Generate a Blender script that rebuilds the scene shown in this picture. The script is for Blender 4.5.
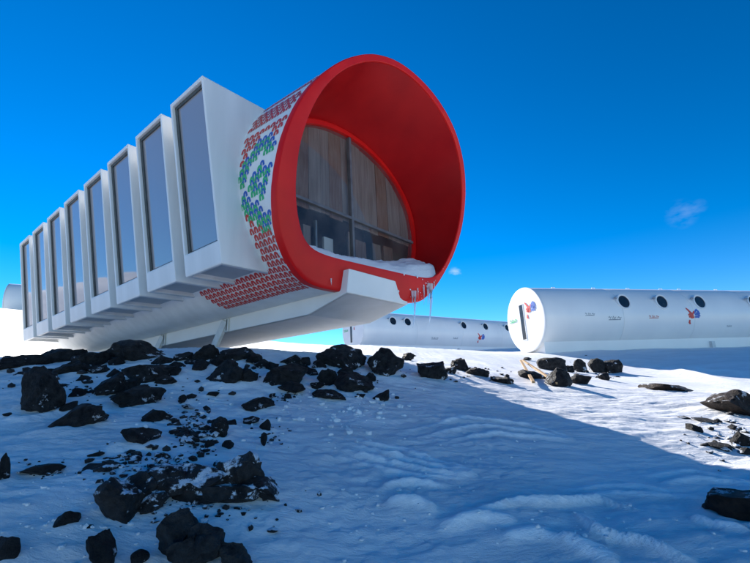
import bpy, bmesh, math, random
import numpy as np
from mathutils import Vector, Matrix, noise as mnoise

for o in list(bpy.data.objects):
    bpy.data.objects.remove(o)
scene = bpy.context.scene
COL = scene.collection
R = math.radians

# ------------------------------------------------------------------ camera
FPX, CX, CY = 427.0, 375.0, 281.5
PITCH, ROLL = R(14.2), R(2.86)
fwd = Vector((0, math.cos(PITCH), math.sin(PITCH)))
r0 = Vector((1, 0, 0)); u0 = r0.cross(fwd)
right = r0 * math.cos(ROLL) - u0 * math.sin(ROLL)
upv = u0 * math.cos(ROLL) + r0 * math.sin(ROLL)
cam_d = bpy.data.cameras.new('camera')
cam = bpy.data.objects.new('camera', cam_d); COL.objects.link(cam)
cam_d.sensor_width = 36.0; cam_d.lens = 36.0 * FPX / 750.0
cam_d.clip_start = 0.05; cam_d.clip_end = 3000
m = Matrix.Identity(4)
for i in range(3):
    m[i][0] = right[i]; m[i][1] = upv[i]; m[i][2] = -fwd[i]
cam.matrix_world = m
scene.camera = cam

# ------------------------------------------------------------------ sky, sun, exposure
SUN_AZ, SUN_EL = -30.0, 29.0
SKY_STRENGTH, SUN_STRENGTH = 0.064, 5.0
scene.view_settings.view_transform = 'Standard'
scene.view_settings.look = 'None'
scene.view_settings.gamma = 1.0
scene.view_settings.exposure = 1.12
world = bpy.data.worlds.new('World'); scene.world = world; world.use_nodes = True
wn, wl = world.node_tree.nodes, world.node_tree.links
wn.clear()
w_out = wn.new('ShaderNodeOutputWorld'); w_bg = wn.new('ShaderNodeBackground')
sky = wn.new('ShaderNodeTexSky'); sky.sky_type = 'NISHITA'; sky.sun_disc = False
sky.sun_elevation = R(SUN_EL); sky.sun_rotation = R(SUN_AZ)
sky.altitude = 3900; sky.air_density = 1.25; sky.dust_density = 0.0; sky.ozone_density = 3.0
hs = wn.new('ShaderNodeHueSaturation'); hs.inputs['Saturation'].default_value = 1.30; hs.inputs['Hue'].default_value = 0.499
hs.inputs['Value'].default_value = 0.94
gmn = wn.new('ShaderNodeGamma'); gmn.inputs['Gamma'].default_value = 1.22     # deep polarised blue
wl.new(sky.outputs[0], gmn.inputs['Color']); wl.new(gmn.outputs[0], hs.inputs['Color'])
# two faint wisps of cloud low over the slope
def px_dir(u, v):
    return (right * ((u - CX) / FPX) + upv * ((CY - v) / FPX) + fwd)
geo = wn.new('ShaderNodeTexCoord')
mask_sock = None
for (u, v, half, amt) in ((681, 214, 1.8, 0.05), (455, 273, 1.0, 0.32), (699, 206, 0.9, 0.03)):
    d = px_dir(u, v).normalized()
    dot = wn.new('ShaderNodeVectorMath'); dot.operation = 'DOT_PRODUCT'
    nrm = wn.new('ShaderNodeVectorMath'); nrm.operation = 'NORMALIZE'
    wl.new(geo.outputs['Generated'], nrm.inputs[0])
    wl.new(nrm.outputs[0], dot.inputs[0]); dot.inputs[1].default_value = d
    mr = wn.new('ShaderNodeMapRange'); mr.interpolation_type = 'SMOOTHSTEP'
    wl.new(dot.outputs['Value'], mr.inputs['Value'])
    mr.inputs['From Min'].default_value = math.cos(R(half)); mr.inputs['From Max'].default_value = 1.0
    mr.inputs['To Max'].default_value = amt * 1.7
    if mask_sock is None: mask_sock = mr.outputs[0]
    else:
        ad = wn.new('ShaderNodeMath'); ad.operation = 'ADD'
        wl.new(mask_sock, ad.inputs[0]); wl.new(mr.outputs[0], ad.inputs[1]); mask_sock = ad.outputs[0]
nz = wn.new('ShaderNodeTexNoise'); nz.inputs['Scale'].default_value = 55; nz.inputs['Detail'].default_value = 7
mpw = wn.new('ShaderNodeMapping'); mpw.inputs['Scale'].default_value = (0.6, 0.6, 1.3)
wl.new(geo.outputs['Generated'], mpw.inputs[0]); wl.new(mpw.outputs[0], nz.inputs['Vector'])
cr = wn.new('ShaderNodeMapRange'); wl.new(nz.outputs['Fac'], cr.inputs['Value'])
cr.inputs['From Min'].default_value = 0.42; cr.inputs['From Max'].default_value = 0.72
mul = wn.new('ShaderNodeMath'); mul.operation = 'MULTIPLY'; mul.use_clamp = True
wl.new(mask_sock, mul.inputs[0]); wl.new(cr.outputs[0], mul.inputs[1])
mixc = wn.new('ShaderNodeMixRGB'); wl.new(mul.outputs[0], mixc.inputs['Fac'])
wl.new(hs.outputs[0], mixc.inputs[1]); mixc.inputs[2].default_value = (7.5, 8.0, 8.6, 1)
wl.new(mixc.outputs[0], w_bg.inputs['Color'])
w_bg.inputs['Strength'].default_value = SKY_STRENGTH
wl.new(w_bg.outputs[0], w_out.inputs['Surface'])

sun_d = bpy.data.lights.new('sun', 'SUN'); sun_d.energy = SUN_STRENGTH; sun_d.angle = R(0.53)
sun_d.color = (1.0, 0.95, 0.88)
sun = bpy.data.objects.new('sun', sun_d); COL.objects.link(sun)
sdir = Vector((math.sin(R(SUN_AZ)) * math.cos(R(SUN_EL)), math.cos(R(SUN_AZ)) * math.cos(R(SUN_EL)), math.sin(R(SUN_EL))))
sun.rotation_euler = sdir.to_track_quat('Z', 'Y').to_euler()
sun.location = sdir * 60

# ------------------------------------------------------------------ helpers
def tag(o, label=None, cat=None, group=None, kind=None):
    if label: o['label'] = label
    if cat: o['category'] = cat
    if group: o['group'] = group
    if kind: o['kind'] = kind
    return o

def empty(name, loc, rz=0.0):
    o = bpy.data.objects.new(name, None); COL.objects.link(o)
    o.location = loc; o.rotation_euler = (0, 0, rz); o.empty_display_size = 0.3
    return o

def link(name, me, mat=None, parent=None, smooth=False):
    o = bpy.data.objects.new(name, me); COL.objects.link(o)
    if mat is not None and not me.materials: me.materials.append(mat)
    if parent is not None: o.parent = parent
    if smooth:
        me.polygons.foreach_set('use_smooth', [True] * len(me.polygons))
        if len(me.polygons) < 100000: me.set_sharp_from_angle(angle=R(32))
    return o

def pyd(name, verts, faces, mat=None, parent=None, smooth=False, fix=True):
    me = bpy.data.meshes.new(name)
    me.from_pydata([tuple(v) for v in verts], [], [tuple(f) for f in faces])
    if fix:
        b = bmesh.new(); b.from_mesh(me)
        bmesh.ops.remove_doubles(b, verts=b.verts, dist=1e-5)
        bmesh.ops.recalc_face_normals(b, faces=b.faces)
        b.to_mesh(me); b.free()
    me.update()
    return link(name, me, mat, parent, smooth)

class MB:
    """collects simple solids into one mesh"""
    def __init__(s): s.v = []; s.f = []
    def add(s, v, f):
        n = len(s.v); s.v += [tuple(p) for p in v]; s.f += [tuple(i + n for i in q) for q in f]
    def box(s, x0, x1, y0, y1, z0, z1):
        s.hexa([(x0, y0, z0), (x1, y0, z0), (x1, y1, z0), (x0, y1, z0), (x0, y0, z1), (x1, y0, z1), (x1, y1, z1), (x0, y1, z1)])
    def hexa(s, p):
        s.add(p, [(3, 2, 1, 0), (4, 5, 6, 7), (0, 1, 5, 4), (1, 2, 6, 5), (2, 3, 7, 6), (3, 0, 4, 7)])
    def tube(s, pts, rad, n=8, cap=True):
        pts = [Vector(p) for p in pts]
        if not hasattr(rad, '__len__'): rad = [rad] * len(pts)
        V = []; F = []
        for i, p in enumerate(pts):
            t = (pts[min(i + 1, len(pts) - 1)] - pts[max(i - 1, 0)]).normalized()
            a = t.orthogonal().normalized() if abs(t.z) > .99 else t.cross(Vector((0, 0, 1))).normalized()
            b = t.cross(a)
            for k in range(n):
                q = 2 * math.pi * k / n
                V.append(p + (a * math.cos(q) + b * math.sin(q)) * rad[i])
        for i in range(len(pts) - 1):
            for k in range(n):
                F.append((i * n + k, i * n + (k + 1) % n, (i + 1) * n + (k + 1) % n, (i + 1) * n + k))
        if cap:
            F.append(tuple(range(n - 1, -1, -1))); F.append(tuple((len(pts) - 1) * n + k for k in range(n)))
        s.add(V, F)
    def beam(s, p, q, w, h):
        p = Vector(p); q = Vector(q); t = (q - p).normalized()
        a = t.cross(Vector((0, 0, 1)))
        a = a.normalized() if a.length > 1e-3 else Vector((1, 0, 0))
        b = a.cross(t).normalized()
        P = []
        for e in (p, q):
            for sa, sb in ((-1, -1), (1, -1), (1, 1), (-1, 1)):
                P.append(e + a * sa * w / 2 + b * sb * h / 2)
        s.hexa(P)
    def build(s, name, mat, parent=None, smooth=False, bevel=0.0, fix=True):
        o = pyd(name, s.v, s.f, mat, parent, smooth, fix)
        if bevel:
            md = o.modifiers.new('bevel', 'BEVEL'); md.width = bevel; md.segments = 2; md.limit_method = 'ANGLE'
            md.angle_limit = R(35)
        return o

# numpy gradient noise -------------------------------------------------
_rs = np.random.RandomState(7)
_perm = _rs.permutation(512); _perm = np.concatenate([_perm, _perm])
_ga = _rs.rand(512) * 2 * math.pi
def pnoise(x, y):
    x = np.asarray(x, float); y = np.asarray(y, float)
    xi = np.floor(x).astype(int); yi = np.floor(y).astype(int); xf = x - xi; yf = y - yi
    u = xf ** 3 * (xf * (xf * 6 - 15) + 10); v = yf ** 3 * (yf * (yf * 6 - 15) + 10)
    def g(ix, iy, dx, dy):
        a = _ga[_perm[_perm[ix & 511] + (iy & 511)] & 511]
        return np.cos(a) * dx + np.sin(a) * dy
    a = g(xi, yi, xf, yf); b = g(xi + 1, yi, xf - 1, yf); c = g(xi, yi + 1, xf, yf - 1); d = g(xi + 1, yi + 1, xf - 1, yf - 1)
    return (a * (1 - u) + b * u) * (1 - v) + (c * (1 - u) + d * u) * v
def fbm(x, y, o=4, gain=.5):
    r = 0; a = 1; f = 1
    for i in range(o):
        r = r + a * pnoise(x * f + 17.3 * i, y * f - 9.1 * i); a *= gain; f *= 2.03
    return r

# ------------------------------------------------------------------ materials
def new_mat(name):
    mt = bpy.data.materials.new(name); mt.use_nodes = True
    nt = mt.node_tree; b = nt.nodes['Principled BSDF']
    return mt, nt, b
def set_in(b, **k):
    for n, v in k.items():
        n = n.replace('_', ' ')
        if n in b.inputs: b.inputs[n].default_value = v
def add_bump(nt, b, scale, strength, dist=0.01, detail=5, coord='Object', stretch=None, rough=.55):
    tc = nt.nodes.new('ShaderNodeTexCoord'); n = nt.nodes.new('ShaderNodeTexNoise')
    n.inputs['Scale'].default_value = scale; n.inputs['Detail'].default_value = detail
    n.inputs['Roughness'].default_value = rough
    src = tc.outputs[coord]
    if stretch:
        mp = nt.nodes.new('ShaderNodeMapping'); mp.inputs['Scale'].default_value = stretch
        nt.links.new(src, mp.inputs[0]); src = mp.outputs[0]
    nt.links.new(src, n.inputs['Vector'])
    bp = nt.nodes.new('ShaderNodeBump'); bp.inputs['Strength'].default_value = strength; bp.inputs['Distance'].default_value = dist
    nt.links.new(n.outputs['Fac'], bp.inputs['Height']); 
    prev = b.inputs['Normal'].links
    if prev: nt.links.new(prev[0].from_socket, bp.inputs['Normal'])
    nt.links.new(bp.outputs[0], b.inputs['Normal'])
    return n
def mottled(name, c0, c1, scale, rough=.5, bump=0.0, bscale=40, bdist=.005, lo=.35, hi=.65, detail=6, stretch=None, metallic=0.0, spec=.5, coat=0.0):
    mt, nt, b = new_mat(name)
    tc = nt.nodes.new('ShaderNodeTexCoord'); n = nt.nodes.new('ShaderNodeTexNoise')
    n.inputs['Scale'].default_value = scale; n.inputs['Detail'].default_value = detail
    src = tc.outputs['Object']
    if stretch:
        mp = nt.nodes.new('ShaderNodeMapping'); mp.inputs['Scale'].default_value = stretch
        nt.links.new(src, mp.inputs[0]); src = mp.outputs[0]
    nt.links.new(src, n.inputs['Vector'])
    rp = nt.nodes.new('ShaderNodeValToRGB')
    rp.color_ramp.elements[0].position = lo; rp.color_ramp.elements[1].position = hi
    rp.color_ramp.elements[0].color = (*c0, 1); rp.color_ramp.elements[1].color = (*c1, 1)
    nt.links.new(n.outputs['Fac'], rp.inputs[0]); nt.links.new(rp.outputs[0], b.inputs['Base Color'])
    set_in(b, Roughness=rough, Metallic=metallic, Coat_Weight=coat)
    b.inputs['Specular IOR Level'].default_value = spec
    rr = nt.nodes.new('ShaderNodeMapRange'); nt.links.new(n.outputs['Fac'], rr.inputs['Value'])
    rr.inputs['To Min'].default_value = max(0, rough - .08); rr.inputs['To Max'].default_value = min(1, rough + .08)
    nt.links.new(rr.outputs[0], b.inputs['Roughness'])
    if bump: add_bump(nt, b, bscale, bump, bdist)
    return mt

def snow_mat(name, powder=False):
    mt, nt, b = new_mat(name)
    tc = nt.nodes.new('ShaderNodeTexCoord')
    def noise(sc, det, st=None, rough=.55):
        n = nt.nodes.new('ShaderNodeTexNoise'); n.inputs['Scale'].default_value = sc; n.inputs['Detail'].default_value = det; n.inputs['Roughness'].default_value = rough
        src = tc.outputs['Object']
        if st:
            mp = nt.nodes.new('ShaderNodeMapping'); mp.inputs['Scale'].default_value = st; mp.inputs['Rotation'].default_value = (0, 0, R(-14))
            nt.links.new(src, mp.inputs[0]); src = mp.outputs[0]
        nt.links.new(src, n.inputs['Vector']); return n
    n = noise(.9, 9, (1, 2.6, 1), .62)
    rp = nt.nodes.new('ShaderNodeValToRGB')
    rp.color_ramp.elements[0].position = .34; rp.color_ramp.elements[1].position = .66
    rp.color_ramp.elements[0].color = (.70, .71, .72, 1) if powder else (.74, .77, .80, 1); rp.color_ramp.elements[1].color = (.84, .85, .86, 1)
    nt.links.new(n.outputs['Fac'], rp.inputs[0])
    col = rp.outputs[0]
    if powder:
        at = nt.nodes.new('ShaderNodeAttribute'); at.attribute_name = 'powder'
        n3 = noise(16, 7, (1, 3, 1), .7)
        mm = nt.nodes.new('ShaderNodeMath'); mm.operation = 'MULTIPLY_ADD'; nt.links.new(n3.outputs['Fac'], mm.inputs[0]); mm.inputs[1].default_value = 1.2
        mm.inputs[2].default_value = -.75
        ad = nt.nodes.new('ShaderNodeMath'); nt.links.new(mm.outputs[0], ad.inputs[0]); nt.links.new(at.outputs['Fac'], ad.inputs[1])
        m2 = nt.nodes.new('ShaderNodeMath'); m2.operation = 'MULTIPLY'; m2.use_clamp = True
        nt.links.new(ad.outputs[0], m2.inputs[0]); m2.inputs[1].default_value = 1.9
        mx = nt.nodes.new('ShaderNodeMixRGB'); nt.links.new(m2.outputs[0], mx.inputs[0]); nt.links.new(col, mx.inputs[1]); mx.inputs[2].default_value = (.97, .97, .96, 1)
        col = mx.outputs[0]
    nt.links.new(col, b.inputs['Base Color'])
    set_in(b, Roughness=.58); b.inputs['Specular IOR Level'].default_value = .35
    add_bump(nt, b, 3.2, .5, .05, 9, stretch=(1, 4.5, 1), rough=.62)
    add_bump(nt, b, 30, .6, .013, 8, rough=.72)
    return mt

M = {}
M['snow'] = snow_mat('snow'); M['snow_ground'] = snow_mat('snow_crust', True)
def lava(name, c0, c1, lo, hi, up, low=0.0):
    mt, nt, b = new_mat(name)
    tc = nt.nodes.new('ShaderNodeTexCoord'); ge = nt.nodes.new('ShaderNodeNewGeometry')
    def noise(sc, det, ro, src):
        n = nt.nodes.new('ShaderNodeTexNoise'); n.inputs['Scale'].default_value = sc; n.inputs['Detail'].default_value = det; n.inputs['Roughness'].default_value = ro
        nt.links.new(src, n.inputs['Vector']); return n
    n1 = noise(14, 7, .6, ge.outputs['Position']); n2 = noise(6.5, 9, .68, ge.outputs['Position'])
    r1 = nt.nodes.new('ShaderNodeValToRGB'); r1.color_ramp.elements[0].position = .35; r1.color_ramp.elements[1].position = .72
    r1.color_ramp.elements[0].color = (*c0, 1); r1.color_ramp.elements[1].color = (*c1, 1); nt.links.new(n1.outputs['Fac'], r1.inputs[0])
    sp = nt.nodes.new('ShaderNodeSeparateXYZ'); nt.links.new(ge.outputs['Normal'], sp.inputs[0])
    ma = nt.nodes.new('ShaderNodeMath'); ma.operation = 'MULTIPLY_ADD'; nt.links.new(sp.outputs['Z'], ma.inputs[0]); ma.inputs[1].default_value = up
    sz = nt.nodes.new('ShaderNodeSeparateXYZ'); nt.links.new(tc.outputs['Object'], sz.inputs[0])
    mz = nt.nodes.new('ShaderNodeMath'); mz.operation = 'MULTIPLY_ADD'; nt.links.new(sz.outputs['Z'], mz.inputs[0]); mz.inputs[1].default_value = low
    nt.links.new(n2.outputs['Fac'], mz.inputs[2]); nt.links.new(mz.outputs[0], ma.inputs[2])
    r2 = nt.nodes.new('ShaderNodeMapRange'); r2.inputs['From Min'].default_value = lo; r2.inputs['From Max'].default_value = hi; nt.links.new(ma.outputs[0], r2.inputs['Value'])
    mx = nt.nodes.new('ShaderNodeMixRGB'); nt.links.new(r2.outputs[0], mx.inputs[0]); nt.links.new(r1.outputs[0], mx.inputs[1]); mx.inputs[2].default_value = (.74, .78, .84, 1)
    nt.links.new(mx.outputs[0], b.inputs['Base Color']); set_in(b, Roughness=.62); b.inputs['Specular IOR Level'].default_value = .3
    add_bump(nt, b, 5, .9, .12, 8, rough=.65)
    return mt
M['rock'] = lava('black_lava', (.003, .003, .004), (.045, .044, .044), .62, .66, .10, -.12)
M['rock_snow'] = lava('snow_flecked_lava', (.003, .003, .004), (.040, .039, .039), .57, .62, .12)
M['rock_bare'] = lava('bare_lava', (.003, .003, .004), (.045, .046, .046), .72, .77, .10)
M['rock_brown'] = lava('brown_lava', (.008, .006, .005), (.060, .038, .028), .66, .72, .12)
M['white'] = mottled('white_panel_paint', (.74, .74, .72), (.84, .84, .82), 1.5, .34, .05, 3.0, .01, spec=.5, stretch=(2.5, 2.5, .5))
M['white_side'] = mottled('white_bay_paint', (.74, .745, .73), (.83, .83, .815), 1.3, .40, .04, 3.0, .01, stretch=(3, 3, .35))
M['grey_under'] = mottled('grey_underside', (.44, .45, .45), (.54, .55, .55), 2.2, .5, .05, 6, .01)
M['keel'] = mottled('keel_paint', (.76, .76, .74), (.82, .82, .80), 1.7, .4, .05, 5, .01)
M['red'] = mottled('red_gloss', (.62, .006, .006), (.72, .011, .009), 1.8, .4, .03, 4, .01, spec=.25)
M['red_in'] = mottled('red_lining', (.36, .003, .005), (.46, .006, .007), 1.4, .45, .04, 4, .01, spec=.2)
M['frame_dark'] = mottled('dark_gasket', (.045, .055, .055), (.075, .085, .085), 9, .5)
M['frame_mid'] = mottled('window_bar', (.10, .10, .11), (.16, .16, .17), 6, .4)
M['frame_alu'] = mottled('aluminium', (.33, .34, .36), (.45, .46, .48), 6, .42, metallic=.6)
M['print_red'] = mottled('red_print', (.55, .035, .03), (.65, .05, .04), 12, .45)
M['print_blue'] = mottled('blue_print', (.015, .09, .42), (.02, .12, .50), 12, .45)
M['print_green'] = mottled('green_print', (.02, .40, .14), (.03, .48, .18), 12, .45)
M['scribble'] = mottled('grey_print', (.20, .24, .27), (.35, .38, .40), 12, .5)
M['scribble_red'] = mottled('faded_red_print', (.45, .10, .10), (.6, .22, .2), 12, .5)
M['black'] = mottled('black_void', (.008, .009, .011), (.02, .021, .023), 5, .25)
M['plank'] = mottled('weathered_plank', (.22, .15, .125), (.36, .28, .25), 4, .75, .3, 30, .005, .3, .7, stretch=(5, 5, .35))
M['plank_brown'] = mottled('brown_plank', (.20, .085, .05), (.30, .18, .13), 5, .75, .4, 30, .006, .3, .7, stretch=(6, 6, .6))
M['dark_wood'] = mottled('dark_wood', (.035, .022, .017), (.075, .05, .04), 6, .9, spec=.1)
M['timber'] = mottled('pale_timber', (.26, .16, .07), (.42, .28, .14), 8, .7, .3, 40, .004, stretch=(1, 8, 8))
M['steel'] = mottled('galvanised', (.55, .57, .58), (.66, .68, .69), 8, .45)
M['tube'] = mottled('white_tube_shell', (.79, .79, .78), (.85, .85, .83), .7, .36, .05, 2.0, .02, stretch=(1, 1, .5))
M['tube_end'] = mottled('white_end_cap', (.72, .73, .74), (.78, .79, .79), 1.2, .42)

def glass_coated(name):
    mt, nt, b = new_mat(name)
    set_in(b, Metallic=.3, Roughness=.03); b.inputs['Base Color'].default_value = (.40, .385, .40, 1)
    add_bump(nt, b, .7, .35, .03, 2)
    return mt
M['glass'] = glass_coated('coated_window_glass')
def glass_clear(name):
    mt, nt, b = new_mat(name)
    out = nt.nodes['Material Output']
    tr = nt.nodes.new('ShaderNodeBsdfTransparent'); tr.inputs[0].default_value = (.86, .88, .89, 1)
    gl = nt.nodes.new('ShaderNodeBsdfGlossy'); gl.inputs['Roughness'].default_value = .03
    fr = nt.nodes.new('ShaderNodeFresnel'); fr.inputs['IOR'].default_value = 1.55
    mx = nt.nodes.new('ShaderNodeMixShader')
    nt.links.new(fr.outputs[0], mx.inputs[0]); nt.links.new(tr.outputs[0], mx.inputs[1]); nt.links.new(gl.outputs[0], mx.inputs[2])
    df = nt.nodes.new('ShaderNodeBsdfDiffuse'); df.inputs[0].default_value = (.62, .58, .57, 1)        # pale haze mixed in to mute the blue sky reflection
    m3 = nt.nodes.new('ShaderNodeMixShader'); tcn = nt.nodes.new('ShaderNodeTexCoord'); nn_ = nt.nodes.new('ShaderNodeTexNoise'); nn_.inputs['Scale'].default_value = 2.4; nn_.inputs['Detail'].default_value = 6
    nt.links.new(tcn.outputs['Object'], nn_.inputs['Vector']); mrn = nt.nodes.new('ShaderNodeMapRange'); nt.links.new(nn_.outputs['Fac'], mrn.inputs['Value'])
    mrn.inputs['From Min'].default_value = .3; mrn.inputs['From Max'].default_value = .7; mrn.inputs['To Min'].default_value = .02; mrn.inputs['To Max'].default_value = .11
    nt.links.new(mrn.outputs[0], m3.inputs[0]); nt.links.new(mx.outputs[0], m3.inputs[1]); nt.links.new(df.outputs[0], m3.inputs[2])
    nt.links.new(m3.outputs[0], out.inputs['Surface'])
    return mt
M['glass_clear'] = glass_clear('clear_window_glass')
def ice_mat():
    mt, nt, b = new_mat('ice')
    b.inputs['Base Color'].default_value = (.9, .94, .97, 1)
    set_in(b, Roughness=.18, IOR=1.31); b.inputs['Transmission Weight'].default_value = .55
    add_bump(nt, b, 30, .4, .01)
    return mt
M['ice'] = ice_mat()

# ------------------------------------------------------------------ ground
def ray(u, v): return px_dir(u, v)
def pt(u, v, d):
    """point on a photo ray at horizontal distance d (metres) from the camera"""
    q = ray(u, v); return q * (d / math.hypot(q.x, q.y))
CP = [(0, 0, -1.45), (0, -8, -2.3), (0, -30, -5), (6, 0, -1.45), (-6, 0, -1.2),
      (-.77, 7.03, .58), (-3.9, 9.5, .78), (-8.4, 11.9, 1.15), (-11.5, 15, 1.55), (1.2, 9.0, .5), (-1.8, 13.5, 1.42), (-1, 21, 2.15),
      (-1.2, 28, 2.66), (14, 40, 2.9), (0, 60, 4.4), (-30, 60, 7.0), (45, 70, 5.0), (0, 130, 3.0),
      (-40, 10, 5.9), (-40, 32, 7.4), (-25, 0, 2.2), (-30, -20, .2), (-75, 22, 12.0),
      (32, 22, .9), (26, 5, -.9), (40, -20, -4), (250, 200, -8), (-250, 200, 14), (250, -200, -50), (-250, -200, -40), (0, 320, -12)]
for q in [(0, 563, 2.9), (375, 563, 2.6), (750, 563, 2.9), (190, 563, 2.65), (560, 563, 2.7),
          (0, 500, 3.4), (100, 500, 3.2), (200, 500, 3.05), (300, 500, 3.05), (400, 500, 3.1), (500, 500, 3.2), (620, 510, 3.4), (750, 510, 3.75),
          (0, 450, 4.2), (100, 450, 3.9), (200, 450, 3.7), (300, 450, 3.7), (400, 450, 3.85), (500, 450, 4.15), (600, 458, 4.5),
          (0, 400, 5.6), (100, 400, 5.1), (200, 400, 4.85), (300, 400, 4.85), (400, 400, 5.1), (470, 405, 5.4),
          (0, 359, 8.4), (60, 356, 7.8), (130, 352, 7.0), (200, 354, 6.3), (290, 358, 6.1), (350, 358, 6.4), (400, 362, 7.0), (430, 366, 7.6),
          (744, 471, 4.95), (690, 458, 5.1), (636, 435, 5.4), (570, 408, 6.1), (511, 386, 7.1),
          (640, 392, 8.8), (750, 402, 8.3), (690, 420, 6.6), (560, 380, 9.0), (470, 368, 9.0),
          (600, 371, 15.5), (700, 377, 15.0), (760, 387, 13.5), (650, 383, 12.5), (548, 354, 18.3), (600, 352, 18.8), (650, 350.5, 20.2), (700, 349, 22), (750, 347.5, 24), (500, 354, 24),
          (0, 347, 17), (0, 325, 24), (0, 308, 30), (-60, 305, 31)]:
    p = pt(*q); CP.append((p.x, p.y, p.z))
CP = np.array(CP); SC = 10.0
def _U(r2): return np.where(r2 > 1e-12, 0.5 * r2 * np.log(r2 + 1e-12), 0.0)
_n = len(CP); _X = CP[:, :2] / SC
_K = _U(((_X[:, None, :] - _X[None, :, :]) ** 2).sum(2)) + np.eye(_n) * 0.0006
_P = np.c_[np.ones(_n), _X]
_A = np.zeros((_n + 3, _n + 3)); _A[:_n, :_n] = _K; _A[:_n, _n:] = _P; _A[_n:, :_n] = _P.T
_W = np.linalg.solve(_A, np.r_[CP[:, 2], np.zeros(3)])
def base_h(x, y):
    x = np.asarray(x, float) / SC; y = np.asarray(y, float) / SC
    z = _W[_n] + _W[_n + 1] * x + _W[_n + 2] * y
    for i in range(_n):
        z = z + _W[i] * _U((x - _X[i, 0]) ** 2 + (y - _X[i, 1]) ** 2)
    return z
def hit(u, v, off=0.0):
    """where a photo ray meets the ground"""
    q = ray(u, v); s = np.linspace(1.5, 60, 1600)
    z = base_h(s * q.x, s * q.y) + off - s * q.z
    k = np.argmax(z > 0)
    if z[k] <= 0: k = len(s) - 1
    a, b = s[max(k - 1, 0)], s[k]
    t = z[max(k - 1, 0)] / (z[max(k - 1, 0)] - z[k]) if k else 0
    s0 = a + (b - a) * min(max(t, 0), 1)
    return q * s0
def seg_ridge(X, Y, pts, width, amp, asym=1.0):
    """a wind-packed drift: a soft ridge along a polyline, tapering to its ends"""
    out = np.zeros_like(X); L = len(pts) - 1
    for i in range(L):
        (x0, y0), (x1, y1) = pts[i], pts[i + 1]
        dx, dy = x1 - x0, y1 - y0; l2 = dx * dx + dy * dy
        t = ((X - x0) * dx + (Y - y0) * dy) / l2; tc = np.clip(t, 0, 1)
        px_, py_ = X - x0 - tc * dx, Y - y0 - tc * dy
        side = np.sign(dx * (Y - y0) - dy * (X - x0))
        w = np.where(side > 0, width, width * asym)
        g = (i + tc) / L; tap = np.clip(4 * g * (1 - g), 0, 1) ** .6
        out = np.maximum(out, amp * tap * np.exp(-(px_ ** 2 + py_ ** 2) / (2 * w * w)))
    return out
# rocks as they show in the photo: centre u, v, width, height, lean
big = [
    (38, 394, 42, 46, .15, 'tall blocky black boulder below the far bay windows'),
    (76, 420, 60, 24, .48, 'long slanting black slab just below the tall blocky boulder'),
    (134, 353, 54, 22, .0, 'domed black rock on the crest under the middle bay windows'),
    (148, 372, 56, 24, .1, 'wide black rock directly below the domed crest rock'),
    (110, 388, 32, 20, .3, 'dark wedge rock left under the wide rock below the domed one'),
    (137, 397, 50, 19, .25, 'low black slab with a notched lower edge below the wide rock'),
    (139, 440, 40, 23, .3, 'rounded black rock tilted up to the right above the big outcrop'),
    (153, 418, 35, 15, .08, 'smooth oval black rock above the tilted rounded one'),
    (226, 374, 38, 22, -.1, 'black rock with a narrow tail lying under the motif print'),
    (285, 377, 46, 22, -.05, 'pointed wide black rock below the leg of the lodge'),
    (257, 404, 36, 15, .0, 'low oval rock alone in the snow under the red mouth'),
    (338, 358, 56, 28, -.05, 'largest black boulder on the crest under the red mouth'),
    (383, 365, 42, 29, .15, 'black boulder beside the largest one under the white keel front'),
    (355, 385, 40, 20, -.15, 'black rock just below the largest crest boulder'),
    (433, 371, 32, 23, .0, 'lone rounded black boulder in front of the farther white tube'),
    (220, 431, 19, 20, .1, 'small square-cut rock standing upright on the shaded slope'),
]
crest = [(20, 364, 42, 13, .15), (58, 357, 36, 13, .2), (92, 361, 32, 15, .0), (74, 370, 34, 14, .1), (184, 358, 18, 9, 0), (207, 355, 28, 14, .3),
         (238, 354, 40, 15, 0), (199, 367, 18, 11, 0), (246, 377, 20, 13, 0), (293, 360, 22, 10, .3), (327, 379, 18, 14, 0), (331, 396, 33, 9, -.25),
         (382, 398, 20, 9, .35), (361, 397, 11, 5, 0), (293, 389, 28, 10, -.1), (461, 365, 18, 11, .0), (477, 373, 24, 7, -.15), (500, 380, 24, 5, -.2),
         (100, 371, 22, 9, 0), (165, 381, 20, 10, 0), (118, 363, 16, 9, .2), (30, 373, 24, 5, .1), (112, 375, 16, 8, .4), (55, 372, 14, 6, .1), (176, 366, 14, 8, 0), (222, 364, 18, 8, 0), (262, 364, 16, 8, .1), (306, 362, 10, 8, 0), (320, 366, 14, 9, 0), (408, 357, 12, 6, 0), (450, 371, 14, 7, 0), (10, 360, 22, 8, .1), (40, 362, 20, 9, .2), (75, 356, 22, 9, .1), (108, 357, 20, 10, .2), (163, 361, 20, 10, 0), (172, 373, 16, 9, .2), (190, 363, 14, 7, 0), (216, 361, 16, 8, .2), (256, 360, 18, 9, 0), (273, 366, 14, 8, 0), (304, 369, 14, 8, .1), (318, 385, 14, 7, 0), (346, 373, 16, 9, 0), (370, 378, 14, 8, 0), (128, 386, 20, 9, .2), (84, 380, 16, 8, .2), (60, 388, 14, 6, .2), (312, 372, 12, 7, 0), (49, 380, 20, 10, 0)]
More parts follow.
